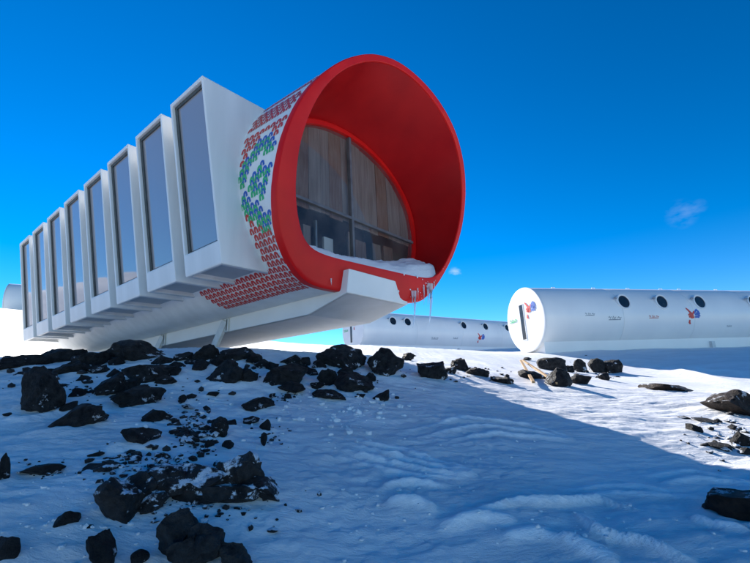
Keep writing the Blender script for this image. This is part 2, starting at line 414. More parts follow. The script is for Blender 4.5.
small = [(78, 394, 17, 10, .2), (66, 407, 19, 8, .3), (251, 420, 17, 8, 0), (231, 424, 15, 8, -.1), (267, 427, 14, 11, .2), (264, 441, 7, 13, 0), (212, 394, 14, 4, 0),
         (183, 399, 10, 7, 0), (188, 407, 13, 4, 0), (273, 395, 8, 4, 0), (287, 397, 9, 5, 0), (229, 446, 15, 10, 0), (69, 520, 29, 15, .25), (45, 470, 42, 8, .05),
         (108, 469, 44, 11, .0), (3, 470, 14, 28, 0), (6, 549, 24, 26, 0), (139, 560, 18, 13, 0), (96, 456, 15, 6, 0), (8, 415, 10, 4, 0), (89, 528, 8, 4, 0), (243, 514, 6, 3, 0), (208, 446, 12, 9, 0), (193, 441, 12, 10, .2)]
sun_r = [(552, 365, 25, 12), (557, 379, 25, 15), (579, 367, 13, 10), (597, 367, 18, 12), (615, 367, 14, 14), (581, 381, 18, 9), (530, 375, 22, 8), (505, 381, 10, 5), (527, 359, 8, 3), (606, 378, 12, 7), (568, 369, 10, 6)]
lit_r = [(696, 430, 15, 11), (741, 441, 22, 15), (718, 446, 26, 8), (704, 421, 24, 4), (735, 428, 16, 6), (748, 452, 16, 8), (684, 418, 14, 3)]
lone_r = [(668, 388, 50, 11), (737, 406, 54, 24), (739, 509, 54, 24), (97, 552, 30, 40)]
BERMS = []
def add_berms():
    rb = random.Random(8)
    for q in [t[:4] for t in big] + [t[:4] for t in crest] + [t[:4] for t in small] + list(sun_r) + lit_r + lone_r:
        u, v, w, h = q
        f = hit(u, v + h * .42); sc = f.dot(fwd) / FPX
        rx, rz = w * .51 * sc, h * .52 * sc; ry = max(rx * .75, rz * .8)
        hd = Vector((f.x, f.y, 0)).normalized(); c = f + hd * ry * .45
        BERMS.append((c.x, c.y, rx, ry, hd.x, hd.y, min(.08, .22 * rz) * rb.uniform(.6, 1.2)))
def berm(X, Y):
    z = np.zeros_like(X)
    for (cx_, cy_, rx, ry, hx, hy, a) in BERMS:
        rr = 2.6 * max(rx, ry)
        mk = (np.abs(X - cx_) < rr) & (np.abs(Y - cy_) < rr)
        if not mk.any(): continue
        dx, dy = X[mk] - cx_, Y[mk] - cy_
        lx, ly = dx * hy - dy * hx, dx * hx + dy * hy                # across and along the line of sight
        d = np.hypot(lx / rx, ly / ry)
        wob = 1 + .55 * pnoise(X[mk] * 7 + cx_ * 9, Y[mk] * 7)
        z[mk] = np.maximum(z[mk], a * wob * np.exp(-(np.clip(d - .9, 0, None) / .42) ** 2))
    return z
RIDGES = [([(380, 487), (410, 484), (445, 489)], .035, .045, .4),
          ([(385, 503), (410, 505), (435, 512)], .05, .06, .4),
          ([(470, 520), (520, 508), (560, 510), (600, 503), (640, 515)], .035, .055, .3),
          ([(575, 517), (600, 540), (650, 548), (690, 562)], .035, .06, .35),
          ([(640, 366), (690, 375), (745, 387)], .22, .12, .4),
          ([(680, 368), (720, 372), (745, 376)], .2, .08, .5),
          ([(560, 545), (590, 556), (620, 563)], .05, .05, .5), ([(500, 545), (540, 540), (575, 548)], .04, .04, .4),
          ([(440, 530), (480, 524), (520, 526)], .04, .05, .4), ([(690, 520), (720, 527), (750, 530)], .05, .05, .5)]
# fans of fine drift lines that run together at their lee end
def fan(a, b, n, w, amp):
    for k in range(n):
        f = k / (n - 1)
        RIDGES.append(([(p[0] * (1 - f) + q[0] * f, p[1] * (1 - f) + q[1] * f) for p, q in zip(a, b)], w, amp * (.7 + .6 * ((k * 7) % 3) / 2), .8))
fan([(350, 439), (400, 447), (440, 461), (478, 476)], [(336, 453), (383, 467), (430, 478), (478, 477)], 4, .026, .030)
fan([(390, 436), (465, 420), (530, 426), (576, 441)], [(450, 442), (495, 435), (538, 439), (576, 442)], 3, .026, .028)
fan([(640, 478), (690, 470), (730, 478), (770, 490)], [(660, 486), (695, 478), (730, 482), (770, 491)], 2, .034, .035)
fan([(560, 492), (610, 486), (660, 490), (705, 500)], [(570, 500), (620, 495), (665, 497), (705, 501)], 2, .034, .028)
def relief(X, Y):
    d = np.hypot(X, Y)
    z = .045 * fbm(X * .55 + 3, Y * .75, 3) + .016 * fbm(X * 1.7, Y * 2.6 + 5, 3)
    # wind crust running across the slope
    c, s = math.cos(R(14)), math.sin(R(14)); xr, yr = X * c + Y * s, -X * s + Y * c
    z = z + .016 * fbm(xr * 1.6, yr * 7, 4, .55)
    # crumbly trodden snow below the ridge
    patch = np.clip(.5 + 1.4 * fbm(X * .5 + 40, Y * .5, 2), 0, 1)
    lump = np.abs(fbm(X * 5.5, Y * 5.5, 4, .55))
    near = np.exp(-((X + .2) / 2.2) ** 2) * np.exp(-((Y - 4.6) / 1.9) ** 2)
    calm = np.clip((X - .6) / 1.2, 0, 1) * np.clip((Y - 2.6) / 1.0, 0, 1)
    z = z + (.012 * (1 - .75 * calm) + .020 * near) * patch * (lump - .22)
    z = z + (1 - .7 * calm) * (.010 * np.clip(fbm(X * 9 + 7, Y * 12, 3, .6), 0, 1) + .008 * fbm(X * 19, Y * 19, 2))
    if len(RIDGES):
        for pts, w, a, asym in RIDGES_W:
            z = z + seg_ridge(X + .025 * pnoise(X * 5, Y * 5), Y + .025 * pnoise(X * 5 + 9, Y * 5), pts, w, a, asym)
    z = z + berm(X, Y)
    far = np.clip((d - 25) / 40, 0, 1)
    z = z + far * (1.1 * fbm(X * .05, Y * .05, 3))
    # soft drift bank catching against the rocks at the right
    return z
add_berms()
RIDGES_W = []
for P_, w, a, asym in RIDGES:
    RIDGES_W.append(([(hit(*q).x, hit(*q).y) for q in P_], w, a, asym))
def axis(c0, c1, step, lo, hi, g=1.075):
    a = list(np.arange(c0, c1, step)); s = step; x = a[-1]
    while x < hi: s *= g; x += s; a.append(x)
    s = step; x = a[0]; left = []
    while x > lo: s *= g; x -= s; left.append(x)
    return np.array(left[::-1] + a)
gx = axis(-4.6, 4.6, .022, -320, 320, 1.085); gy = axis(1.9, 6.9, .020, -260, 380, 1.085)
GX, GY = np.meshgrid(gx, gy)
GZ = base_h(GX, GY) + relief(GX, GY)
def ground_z(x, y):
    x = np.array([x], float); y = np.array([y], float)
    return float((base_h(x, y) + relief(x, y))[0])
nx, ny = len(gx), len(gy)
me = bpy.data.meshes.new('snow_slope')
V = np.stack([GX, GY, GZ], -1).reshape(-1, 3)
idx = np.arange(nx * ny).reshape(ny, nx)
Fq = np.stack([idx[:-1, :-1], idx[:-1, 1:], idx[1:, 1:], idx[1:, :-1]], -1).reshape(-1, 4)
me.vertices.add(len(V)); me.vertices.foreach_set('co', V.ravel().astype(np.float32))
me.loops.add(Fq.size); me.loops.foreach_set('vertex_index', Fq.ravel().astype(np.int32))
me.polygons.add(len(Fq)); me.polygons.foreach_set('loop_start', (np.arange(len(Fq)) * 4).astype(np.int32))
me.polygons.foreach_set('loop_total', np.full(len(Fq), 4, np.int32))
me.update(calc_edges=True); me.validate()
pw = np.zeros_like(GX)
for pts_, w_, a_, asym_ in RIDGES_W:
    pw = np.maximum(pw, seg_ridge(GX + .025 * pnoise(GX * 5, GY * 5), GY + .025 * pnoise(GX * 5 + 9, GY * 5), pts_, w_ * 1.3, 1.0, asym_ * .8))
att = me.attributes.new('powder', 'FLOAT', 'POINT'); att.data.foreach_set('value', pw.ravel().astype(np.float32))
g = link('snow_slope', me, M['snow_ground'], None, True)
tag(g, 'wind packed snow slope rising to the tubular buildings', 'snow', kind='structure')

# ------------------------------------------------------------------ the red-mouthed building
AZ_A = R(-51.27)
Av = Vector((math.sin(AZ_A), math.cos(AZ_A), 0)); Bv = Vector((math.cos(AZ_A), -math.sin(AZ_A), 0))
A0, B0, ZC, ZB = 4.945, 5.2, 3.13, 0.55
H = ZC - ZB
root = empty('tubular_lodge', Bv * B0 + Av * A0 + Vector((0, 0, ZB)), math.atan2(Bv.y, Bv.x))
tag(root, 'large white tubular lodge with red open mouth and a row of tall bay windows', 'building')
def aY(a): return a - A0                       # distance along the photo's tube axis -> local y
PITCHB, BAYW = 1.24, 0.945
YEND = 8 * PITCHB + 0.05
NT = 160
def table(tb):
    tb = sorted(((k % 360), v) for k, v in tb); xs = np.array([k for k, _ in tb], float); vs = np.array([v for _, v in tb])
    xs = np.r_[xs - 360, xs, xs + 360]; vs = np.r_[vs, vs, vs]
    th = np.arange(0, 360, 1.0); r = np.interp(th, xs, vs)
    k = np.exp(-(np.arange(-14, 15) / 6.0) ** 2); k /= k.sum()
    return np.convolve(np.r_[r[-14:], r, r[:14]], k, 'valid')
R_OUT = table([(-115, 2.15), (-135, 2.17), (-144, 2.19), (-151, 2.18), (-162, 2.12), (-176, 2.05), (168, 2.01), (154, 2.0), (138, 2.0), (123, 2.03), (113, 2.06),
               (99, 2.08), (79, 2.08), (63, 2.12), (45, 2.17), (26, 2.15), (10, 2.09), (-7, 2.04), (-31, 1.97), (-41, 1.98), (-55, 2.0), (-75, 2.1), (-95, 2.15)])
R_IN = table([(-46, 1.86), (-60, 1.8), (-90, 1.8), (-125, 1.86), (-143, 1.88), (-162, 1.83), (-173, 1.80), (168, 1.80), (154, 1.83), (141, 1.87), (124, 1.92),
              (111, 1.96), (96, 1.98), (78, 1.98), (60, 2.01), (43, 2.05), (27, 2.02), (10, 1.98), (-8, 1.93), (-30, 1.88)])
def rad(tab, th, flat, soft=10.0):
    r = tab[int(round(math.degrees(th))) % 360] if tab is not None else 2.045
    s = math.sin(th)
    if s < -.05:
        rf = flat / -s
        r = (r ** -soft + rf ** -soft) ** (-1 / soft) if soft else min(r, rf)
    return r
AM, TI, YW = 3.73, -.24, -.10
def rim_y(x, z): return aY(AM + TI * z + YW * x)
ths = [2 * math.pi * k / NT for k in range(NT)]
def out_rim(th):
    r = rad(R_OUT, th, 1.70, 26); x, z = r * math.cos(th), r * math.sin(th); return Vector((x, rim_y(x, z), z + H))
def in_rim(th):
    r = rad(R_IN, th, 1.25, 16); x, z = r * math.cos(th), r * math.sin(th); return Vector((x, rim_y(x, z), z + H))
def sec(th, y):
    r = rad(None, th, 1.70, 26); return Vector((r * math.cos(th), y, r * math.sin(th) + H))
# outer shell
rings = [[out_rim(t) for t in ths]]
RB = .10                                                            # red lip turned back over the shell
def shell_pt(t, y):
    p0 = out_rim(t); p1 = sec(t, max(y, 0.0))
    if y >= 0: return p1
    f = (y - p0.y) / (0 - p0.y); p = p0.lerp(p1, max(0.0, min(1.0, f))); return p
def strip(name, rgs, mat, close=True, parent=root, smooth=True, cap=None):
    n = len(rgs[0]); v = [p for r in rgs for p in r]; f = []
    for i in range(len(rgs) - 1):
        for k in range(n if close else n - 1):
            f.append((i * n + k, i * n + (k + 1) % n, (i + 1) * n + (k + 1) % n, (i + 1) * n + k))
    if cap is not None: f.append(tuple(cap * n + k for k in range(n)))
    o = pyd(name, v, f, mat, parent, smooth)
    return o
ys_back = [0.0, .6, 1.2, 2.4, 3.6, 4.8, 6, 7.2, 8.4, YEND]
shell_rings = [[out_rim(t) + Vector((0, RB, 0)) for t in ths]]
for fr in (.25, .5, .75):
    shell_rings.append([out_rim(t).lerp(sec(t, 0), fr) for t in ths] if fr > .2 else None)
for y in ys_back: shell_rings.append([sec(t, y) for t in ths])
shell = strip('tube_shell', shell_rings, M['white'])
capv = [sec(t, YEND) for t in ths]
pyd('end_wall', capv + [p + Vector((0, .04, 0)) for p in capv], [tuple(range(NT))] + [tuple(range(NT, 2 * NT))] + [(k, (k + 1) % NT, NT + (k + 1) % NT, NT + k) for k in range(NT)], M['white'], root)
# red lip: outer return, rounded edge, front face, rounded inner edge
lip = []
def lerp2(t, f, dy=0.0, grow=0.0):
    o = out_rim(t); i = in_rim(t); p = o.lerp(i, f) + Vector((0, dy, 0))
    if grow:
        c = Vector((0, p.y, H)); d = (p - c); p = c + d * (1 + grow / d.length)
    return p
lip.append([lerp2(t, 0, RB + .03, .006) for t in ths]); lip.append([lerp2(t, 0, .03, .008) for t in ths])
lip.append([lerp2(t, .03, .008, .004) for t in ths]); lip.append([lerp2(t, .10, 0) for t in ths])
lip.append([lerp2(t, .90, 0) for t in ths]); lip.append([lerp2(t, .985, .008) for t in ths]); lip.append([lerp2(t, 1, .03) for t in ths])
strip('mouth_rim', lip, M['red'])
# funnel lining down to the arched window
YW_ = aY(4.60)
def arch(t, gx_, gz_):
    c, s = math.cos(t), math.sin(t)
    if s >= 0: r = 1 / math.sqrt((c / gx_) ** 2 + (s / gz_) ** 2)
    else:
        r = gx_
        rf = 1.25 / max(-s, .05); r = (r ** -16 + rf ** -16) ** (-1 / 16)
    return Vector((r * c, YW_, r * s + H))
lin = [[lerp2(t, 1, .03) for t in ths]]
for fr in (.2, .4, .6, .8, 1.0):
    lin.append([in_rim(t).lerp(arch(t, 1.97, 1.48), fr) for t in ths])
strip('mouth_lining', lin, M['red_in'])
strip('window_surround', [[arch(t, 1.97, 1.48) for t in ths], [arch(t, 1.95, 1.45) + Vector((0, -.02, 0)) for t in ths],
                          [arch(t, 1.87, 1.37) + Vector((0, -.02, 0)) for t in ths], [arch(t, 1.86, 1.36) + Vector((0, .12, 0)) for t in ths]], M['red'])
# window: panes, mullion, transom
win = MB(); win.box(-.026, .026, YW_ - .012, YW_ + .06, H - 1.2, H + 1.365)
wf = win.build('mullion', M['frame_mid'], root, bevel=.004)
win = MB(); win.box(-1.86, 1.86, YW_ - .006, YW_ + .055, H - .245, H - .195)
win.build('transom', M['frame_mid'], root, bevel=.004)
def pane(name, x0, x1, z0, z1, y):
    n = 24; vs = []; 
    xs = [x0 + (x1 - x0) * k / n for k in range(n + 1)]
    def top(x):
        zz = 1.36 * math.sqrt(max(0, 1 - (x / 1.86) ** 2)); return min(z1, zz)
    bot = [(x, y, H + z0) for x in xs]; tp = [(x, y, H + max(z0, top(x))) for x in xs]
    f = [(k, k + 1, n + 2 + k, n + 1 + k) for k in range(n)]
    return pyd(name, bot + tp, f, M['glass_clear'], root, fix=False)
pane('window_pane', -1.86, -.03, -.19, 2, YW_ + .03); pane('window_pane', .03, 1.86, -.19, 2, YW_ + .03)
pane('window_pane', -1.86, -.03, -1.2, -.25, YW_ + .03); pane('window_pane', .03, 1.86, -1.2, -.25, YW_ + .03)
# boards stacked upright behind the glass
rnd = random.Random(5)
x = -1.84
def arc_z(x_): return 1.40 * math.sqrt(max(0.0, 1 - (x_ / 1.90) ** 2))
while x < 1.82:
    w = rnd.uniform(.20, .34); x1 = min(x + w, 1.85); dy = rnd.uniform(.10, .118)
    n = 5; xs = [x + .003 + (x1 - x - .006) * k / n for k in range(n + 1)]; zb = H - rnd.uniform(.26, .31)
    v = []
    for yy in (YW_ + dy, YW_ + dy + .022):
        v += [(q, yy, zb) for q in xs] + [(q, yy, H + arc_z(q)) for q in xs]
    o_ = 2 * (n + 1); f = []
    for k in range(n):
        f += [(k, k + 1, n + 2 + k, n + 1 + k), (o_ + k + 1, o_ + k, o_ + n + 1 + k, o_ + n + 2 + k), (n + 1 + k, n + 2 + k, o_ + n + 2 + k, o_ + n + 1 + k), (k + 1, k, o_ + k, o_ + k + 1)]
    f += [(0, n + 1, o_ + n + 1, o_), (n, o_ + n, o_ + 2 * n + 1, 2 * n + 1)]
    pyd('board', v, f, M['plank_brown'] if rnd.random() < .22 else M['plank'], root)
    x = x1
ip = [arch(t, 1.72, 1.5) + Vector((0, 1.2, 0)) for t in ths]
pyd('inner_partition', ip, [tuple(range(NT))], M['dark_wood'], root, fix=False)
b = MB(); b.box(-1.5, 1.5, YW_ + .07, YW_ + 1.2, H - 1.27, H - 1.23); b.build('inner_floor', M['dark_wood'], root)
for (px0, w, zt, mat) in ((-1.05, .05, -.3, 'plank'), (-.82, .16, -.45, 'plank'), (-.55, .04, -.3, 'frame_alu'), (-.36, .22, -.55, 'white'), (.25, .05, -.3, 'plank'),
                          (.45, .3, -.4, 'plank_brown'), (.95, .25, -.35, 'plank'), (1.3, .3, -.32, 'plank_brown')):
    b = MB(); b.box(px0, px0 + w, YW_ + .35, YW_ + .40, H - 1.22, H + zt); b.build('stacked_board', M[mat], root, bevel=.004)

# motif print on the shell: little arches set on the curved skin
def arch_motif(w):
    """2-d arch outline as quads (u along the axis, v round the girth)"""
    q = []; ro, ri = .5 * w, .11 * w
    n = 6
    for k in range(n):
        a0, a1 = math.pi * k / n, math.pi * (k + 1) / n
        q.append([(ro * math.cos(a0), ro * math.sin(a0)), (ro * math.cos(a1), ro * math.sin(a1)), (ri * math.cos(a1), ri * math.sin(a1)), (ri * math.cos(a0), ri * math.sin(a0))])
    q.append([(-ro, 0), (-ri, 0), (-ri * .9, -.42 * w), (-ro, -.34 * w)])
    q.append([(ri, 0), (ro, 0), (ro * 1.15, -.36 * w), (ri * 1.1, -.46 * w)])
    return q
prints = {'red': MB(), 'blue': MB(), 'green': MB()}
def put(col, y, s, w):
    """y along the axis, s = girth position in metres measured from the left (theta = 180 deg), + up"""
    for quad in arch_motif(w):
        P = []
        for (du, dv) in quad:
            th = math.pi - (s + dv) / 2.05
            yy = y - du
            p = shell_pt(th, yy); c = Vector((0, p.y, H)); d = p - c
            P.append(c + d * (1 + .004 / d.length))
        prints[col].add(P, [(0, 1, 2, 3)])
dS, dY = .102, .120
for i in range(-40, 72):
    s = i * dS
    th = math.pi - s / 2.05
    if s < -2.05 * R(57): continue
    for j in range(-18, 26):
        y = j * dY + (dY / 2 if i % 2 else 0) - .02
        yr = out_rim(th).y
        if y < yr + RB + .075: continue
        z = 2.05 * math.sin(th)
        lower = z < -1.36 and math.cos(th) < 0
        lim = -.055 if not lower else 1.95 - .9 * (-1.30 - z)
        if z > 1.25: lim = -.055
        if y > lim: continue
        # green and blue medallion a little below the middle of the flank
        u = (y + .56) / .56; v = (s + .30) / .68
        d_ = abs(u) * .8 + abs(v)
        if d_ < 1.16 and abs(v) < 1.0:
            if d_ > .70 or .18 < d_ < .46:
                put('blue', y, s + .022, .094); put('green', y + .058, s - .036, .108)
        elif s > .42:
            if i % 5 != 1: put('red', y, s, .104)
        elif lower or s < -.9:
            put('red', y, s, .104)
        elif d_ > 1.20: put('red', y, s, .104)
for k, nm in (('red', 'red_motif_print'), ('blue', 'blue_motif_print'), ('green', 'green_motif_print')):
    o = prints[k].build(nm, M['print_' + k], shell, fix=False); tag(o, kind='stuff')

# bays ----------------------------------------------------------------
XT, ZT, XB, ZBt, XIT, XIB = -2.67, 1.265, -2.255, -1.415, -1.42, -1.40
def frame_face(mb, c, ins, depth):
    """c = 4 corners (bl, br, tr, tl); ins = (left, right, bottom, top) metres; recess along -normal. returns recessed corners"""
    c = [Vector(p) for p in c]
    ex = (c[1] - c[0]).normalized(); ez = (c[3] - c[0]).normalized(); n = ex.cross(ez).normalized()
    i = [c[0] + ex * ins[0] + ez * ins[2], c[1] - ex * ins[1] + ez * ins[2], c[2] - ex * ins[1] - ez * ins[3], c[3] + ex * ins[0] - ez * ins[3]]
    d = [p - n * depth for p in i]
    mb.add(c + i + d, [(0, 1, 5, 4), (1, 2, 6, 5), (2, 3, 7, 6), (3, 0, 4, 7), (4, 5, 9, 8), (5, 6, 10, 9), (6, 7, 11, 10), (7, 4, 8, 11), (8, 9, 10, 11)])
    return d, n
bay_protos = None
for k in range(8):
    y0, y1 = k * PITCHB, k * PITCHB + BAYW
    if bay_protos is None:
        y0, y1 = 0.0, BAYW
        mb = MB()
        ot0, ot1 = Vector((XT, y0, ZT + H)), Vector((XT, y1, ZT + H))
        ob0, ob1 = Vector((XB, y0, ZBt + H)), Vector((XB, y1, ZBt + H))
        it0, it1 = Vector((XIT, y0, ZT + .02 + H)), Vector((XIT, y1, ZT + .02 + H))
        ib0, ib1 = Vector((XIB, y0, ZBt + .01 + H)), Vector((XIB, y1, ZBt + .01 + H))
        # seen from outside the near end is on the right
        rec, nrm_ = frame_face(mb, [ob1, ob0, ot0, ot1], (.045, .045, .33, .06), .085)
        und, nu = frame_face(mb, [ib1, ib0, ob0, ob1], (.10, .10, .02, .06), .07)
        mb.add([ot0, ot1, it1, it0], [(0, 1, 2, 3)])
        mb.add([ob0, ib0, it0, ot0], [(0, 1, 2, 3)])
        mb.add([ob1, ot1, it1, ib1], [(0, 1, 2, 3)])
        bay = mb.build('window_bay', M['white_side'], root, bevel=.022)
        # dark gasket ring standing on the recess, and the glass inside it
        gm = MB()
        rr = [p + nrm_ * .003 for p in rec]
        ex = (rr[1] - rr[0]).normalized(); ez = (rr[3] - rr[0]).normalized()
        gw = .05
        inn = [rr[0] + ex * gw * 1.3 + ez * gw * .5, rr[1] - ex * gw * .6 + ez * gw * .5, rr[2] - ex * gw * .6 - ez * gw, rr[3] + ex * gw * 1.3 - ez * gw]
        rf = [p + nrm_ * .035 for p in rr]; inf = [p + nrm_ * .035 for p in inn]
        gm.add(rr + inn + rf + inf, [(8, 9, 13, 12), (9, 10, 14, 13), (10, 11, 15, 14), (11, 8, 12, 15), (12, 13, 5, 4), (13, 14, 6, 5), (14, 15, 7, 6), (15, 12, 4, 7)])
        gas = gm.build('gasket', M['frame_dark'], bay)
        gl = MB(); gl.add([p + nrm_ * .012 for p in inn], [(0, 1, 2, 3)])
        gla = gl.build('glass', M['glass'], bay, fix=False)
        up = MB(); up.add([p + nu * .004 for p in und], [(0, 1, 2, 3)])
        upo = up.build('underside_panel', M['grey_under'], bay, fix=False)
        bay_protos = (bay, [gas, gla, upo])
    else:
        nb = bay_protos[0].copy(); COL.objects.link(nb); nb.parent = root; nb.location = (0, k * PITCHB, 0)
        for ch in bay_protos[1]:
            c = ch.copy(); COL.objects.link(c); c.parent = nb

# keel and legs ---------------------------------------------------------
kx0, kx1 = -.76, .76
yk = [aY(4.03), aY(4.09), aY(4.93), YEND - .1]
zt_, zp, zb_ = -1.40, -1.745, -1.95
kv = []
for xx in (kx0, kx1):
    kv += [(xx, yk[0], zt_ + H), (xx, yk[1], zp + H), (xx, yk[2], zb_ + H), (xx, yk[3], zb_ + H), (xx, yk[3], -1.66 + H), (xx, aY(4.30), -1.66 + H), (xx, aY(4.2), zt_ + H)]
kf = [(0, 1, 2, 3, 4, 5, 6)[::-1], (7, 8, 9, 10, 11, 12, 13)] + [(i, (i + 1) % 7, 7 + (i + 1) % 7, 7 + i) for i in range(7)]
ko = pyd('keel', kv, kf, M['keel'], root)
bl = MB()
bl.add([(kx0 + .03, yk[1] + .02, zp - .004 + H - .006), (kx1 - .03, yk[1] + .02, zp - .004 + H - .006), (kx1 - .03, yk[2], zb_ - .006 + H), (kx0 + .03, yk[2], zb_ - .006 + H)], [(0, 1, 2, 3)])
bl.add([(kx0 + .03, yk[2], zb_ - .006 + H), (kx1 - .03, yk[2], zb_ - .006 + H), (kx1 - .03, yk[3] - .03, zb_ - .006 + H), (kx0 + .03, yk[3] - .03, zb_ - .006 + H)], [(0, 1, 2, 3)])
bl.build('grey_belly', M['grey_under'], ko)  # grey sheet just under the keel, darker than its sides
md = ko.modifiers.new('bevel', 'BEVEL'); md.width = .012; md.segments = 2; md.limit_method = 'ANGLE'
# thin raised flange along the keel side
for (yl, sgn) in ((2.25, -1), (4.75, -1), (7.4, -1), (7.4, 1)):
    xl = kx0 - .02 if sgn < 0 else kx1 + .02
    w0 = root.location + Vector((Bv.x * (xl * 1.5) + Av.x * (yl + .55), Bv.y * (xl * 1.5) + Av.y * (yl + .55), 0))
    gz = ground_z(w0.x, w0.y) - ZB
    lb = MB(); lb.beam((xl, yl, zt_ - .34 + H), (xl + sgn * .10, yl + .5, gz - .25), .07, .14)
    lg = lb.build('support_leg', M['steel'], root, bevel=.006)
    st = MB(); st.box(xl - .012, xl + .012, yl - .10, yl + .12, H - 1.95, H - 1.70); st.build('leg_bracket', M['steel'], lg, bevel=.004)
    for dd in (-.05, .07):
        s2 = MB(); s2.tube([(xl + sgn * .015, yl + dd, H - 1.93), (xl + sgn * .02, yl + dd - .02, H - 1.72)], .008, 6)
        s2.build('strap', M['frame_dark'], lg)

# ------------------------------------------------------------------ living tubes on the terrace
def on_cyl(r, s, th, lift=.004):
    return Vector((s, -(r + lift) * math.cos(th), (r + lift) * math.sin(th)))   # th from the camera-side horizontal, s along the axis
def swoosh(mb, pts, w, r, s0, th0):
    """flat brush stroke laid on the shell: pts in metres (along, up)"""
    n = len(pts)
    L, Rr = [], []
    for i, (a, b) in enumerate(pts):
        t0 = pts[max(i - 1, 0)]; t1 = pts[min(i + 1, n - 1)]
        tx, ty = t1[0] - t0[0], t1[1] - t0[1]; l = math.hypot(tx, ty) or 1
        ww = w * (.35 + .65 * math.sin(math.pi * (i + .5) / n))
        L.append((a - ty / l * ww, b + tx / l * ww)); Rr.append((a + ty / l * ww, b - tx / l * ww))
    for i in range(n - 1):
        q = [L[i], L[i + 1], Rr[i + 1], Rr[i]]
        mb.add([on_cyl(r, s0 + a, th0 + b / r) for a, b in q], [(3, 2, 1, 0)])
def flat_swoosh(mb, pts, w, org, ex, ez, nrm_):
    n = len(pts); L = []; Rr = []
    for i, (a, b) in enumerate(pts):
        t0 = pts[max(i - 1, 0)]; t1 = pts[min(i + 1, n - 1)]
        tx, ty = t1[0] - t0[0], t1[1] - t0[1]; l = math.hypot(tx, ty) or 1
        ww = w * (.35 + .65 * math.sin(math.pi * (i + .5) / n))
        L.append((a - ty / l * ww, b + tx / l * ww)); Rr.append((a + ty / l * ww, b - tx / l * ww))
    for i in range(n - 1):
        mb.add([org + ex * a + ez * b + nrm_ * .004 for a, b in (L[i], L[i + 1], Rr[i + 1], Rr[i])], [(0, 1, 2, 3)])
HORSE_R = [[(-.34, .30), (-.26, .22), (-.16, .10), (-.05, .03), (.02, .10), (.06, .16)], [(-.30, -.02), (-.22, .02), (-.12, -.02), (0, -.03)],
           [(-.28, -.10), (-.18, -.07), (-.08, -.12), (.02, -.10)], [(-.24, -.22), (-.26, -.34), (-.20, -.40)], [(-.12, .02), (-.14, -.08), (-.16, -.16)]]
HORSE_B = [[(.06, .04), (.14, .16), (.22, .22), (.30, .14), (.36, .02)], [(.08, -.02), (.18, .04), (.28, -.01), (.36, -.06)], [(.06, -.11), (.18, -.08), (.30, -.12)], [(.2, .12), (.26, .02), (.3, -.08)]]
WORD = [[(-.30, .0), (-.26, .05), (-.22, -.03), (-.18, .04)], [(-.12, -.04), (-.08, .05), (-.02, -.03), (.04, .03)], [(.10, -.02), (.16, .03), (.22, -.03), (.28, .01)], [(-.3, -.08), (-.05, -.07), (.25, -.075)]]
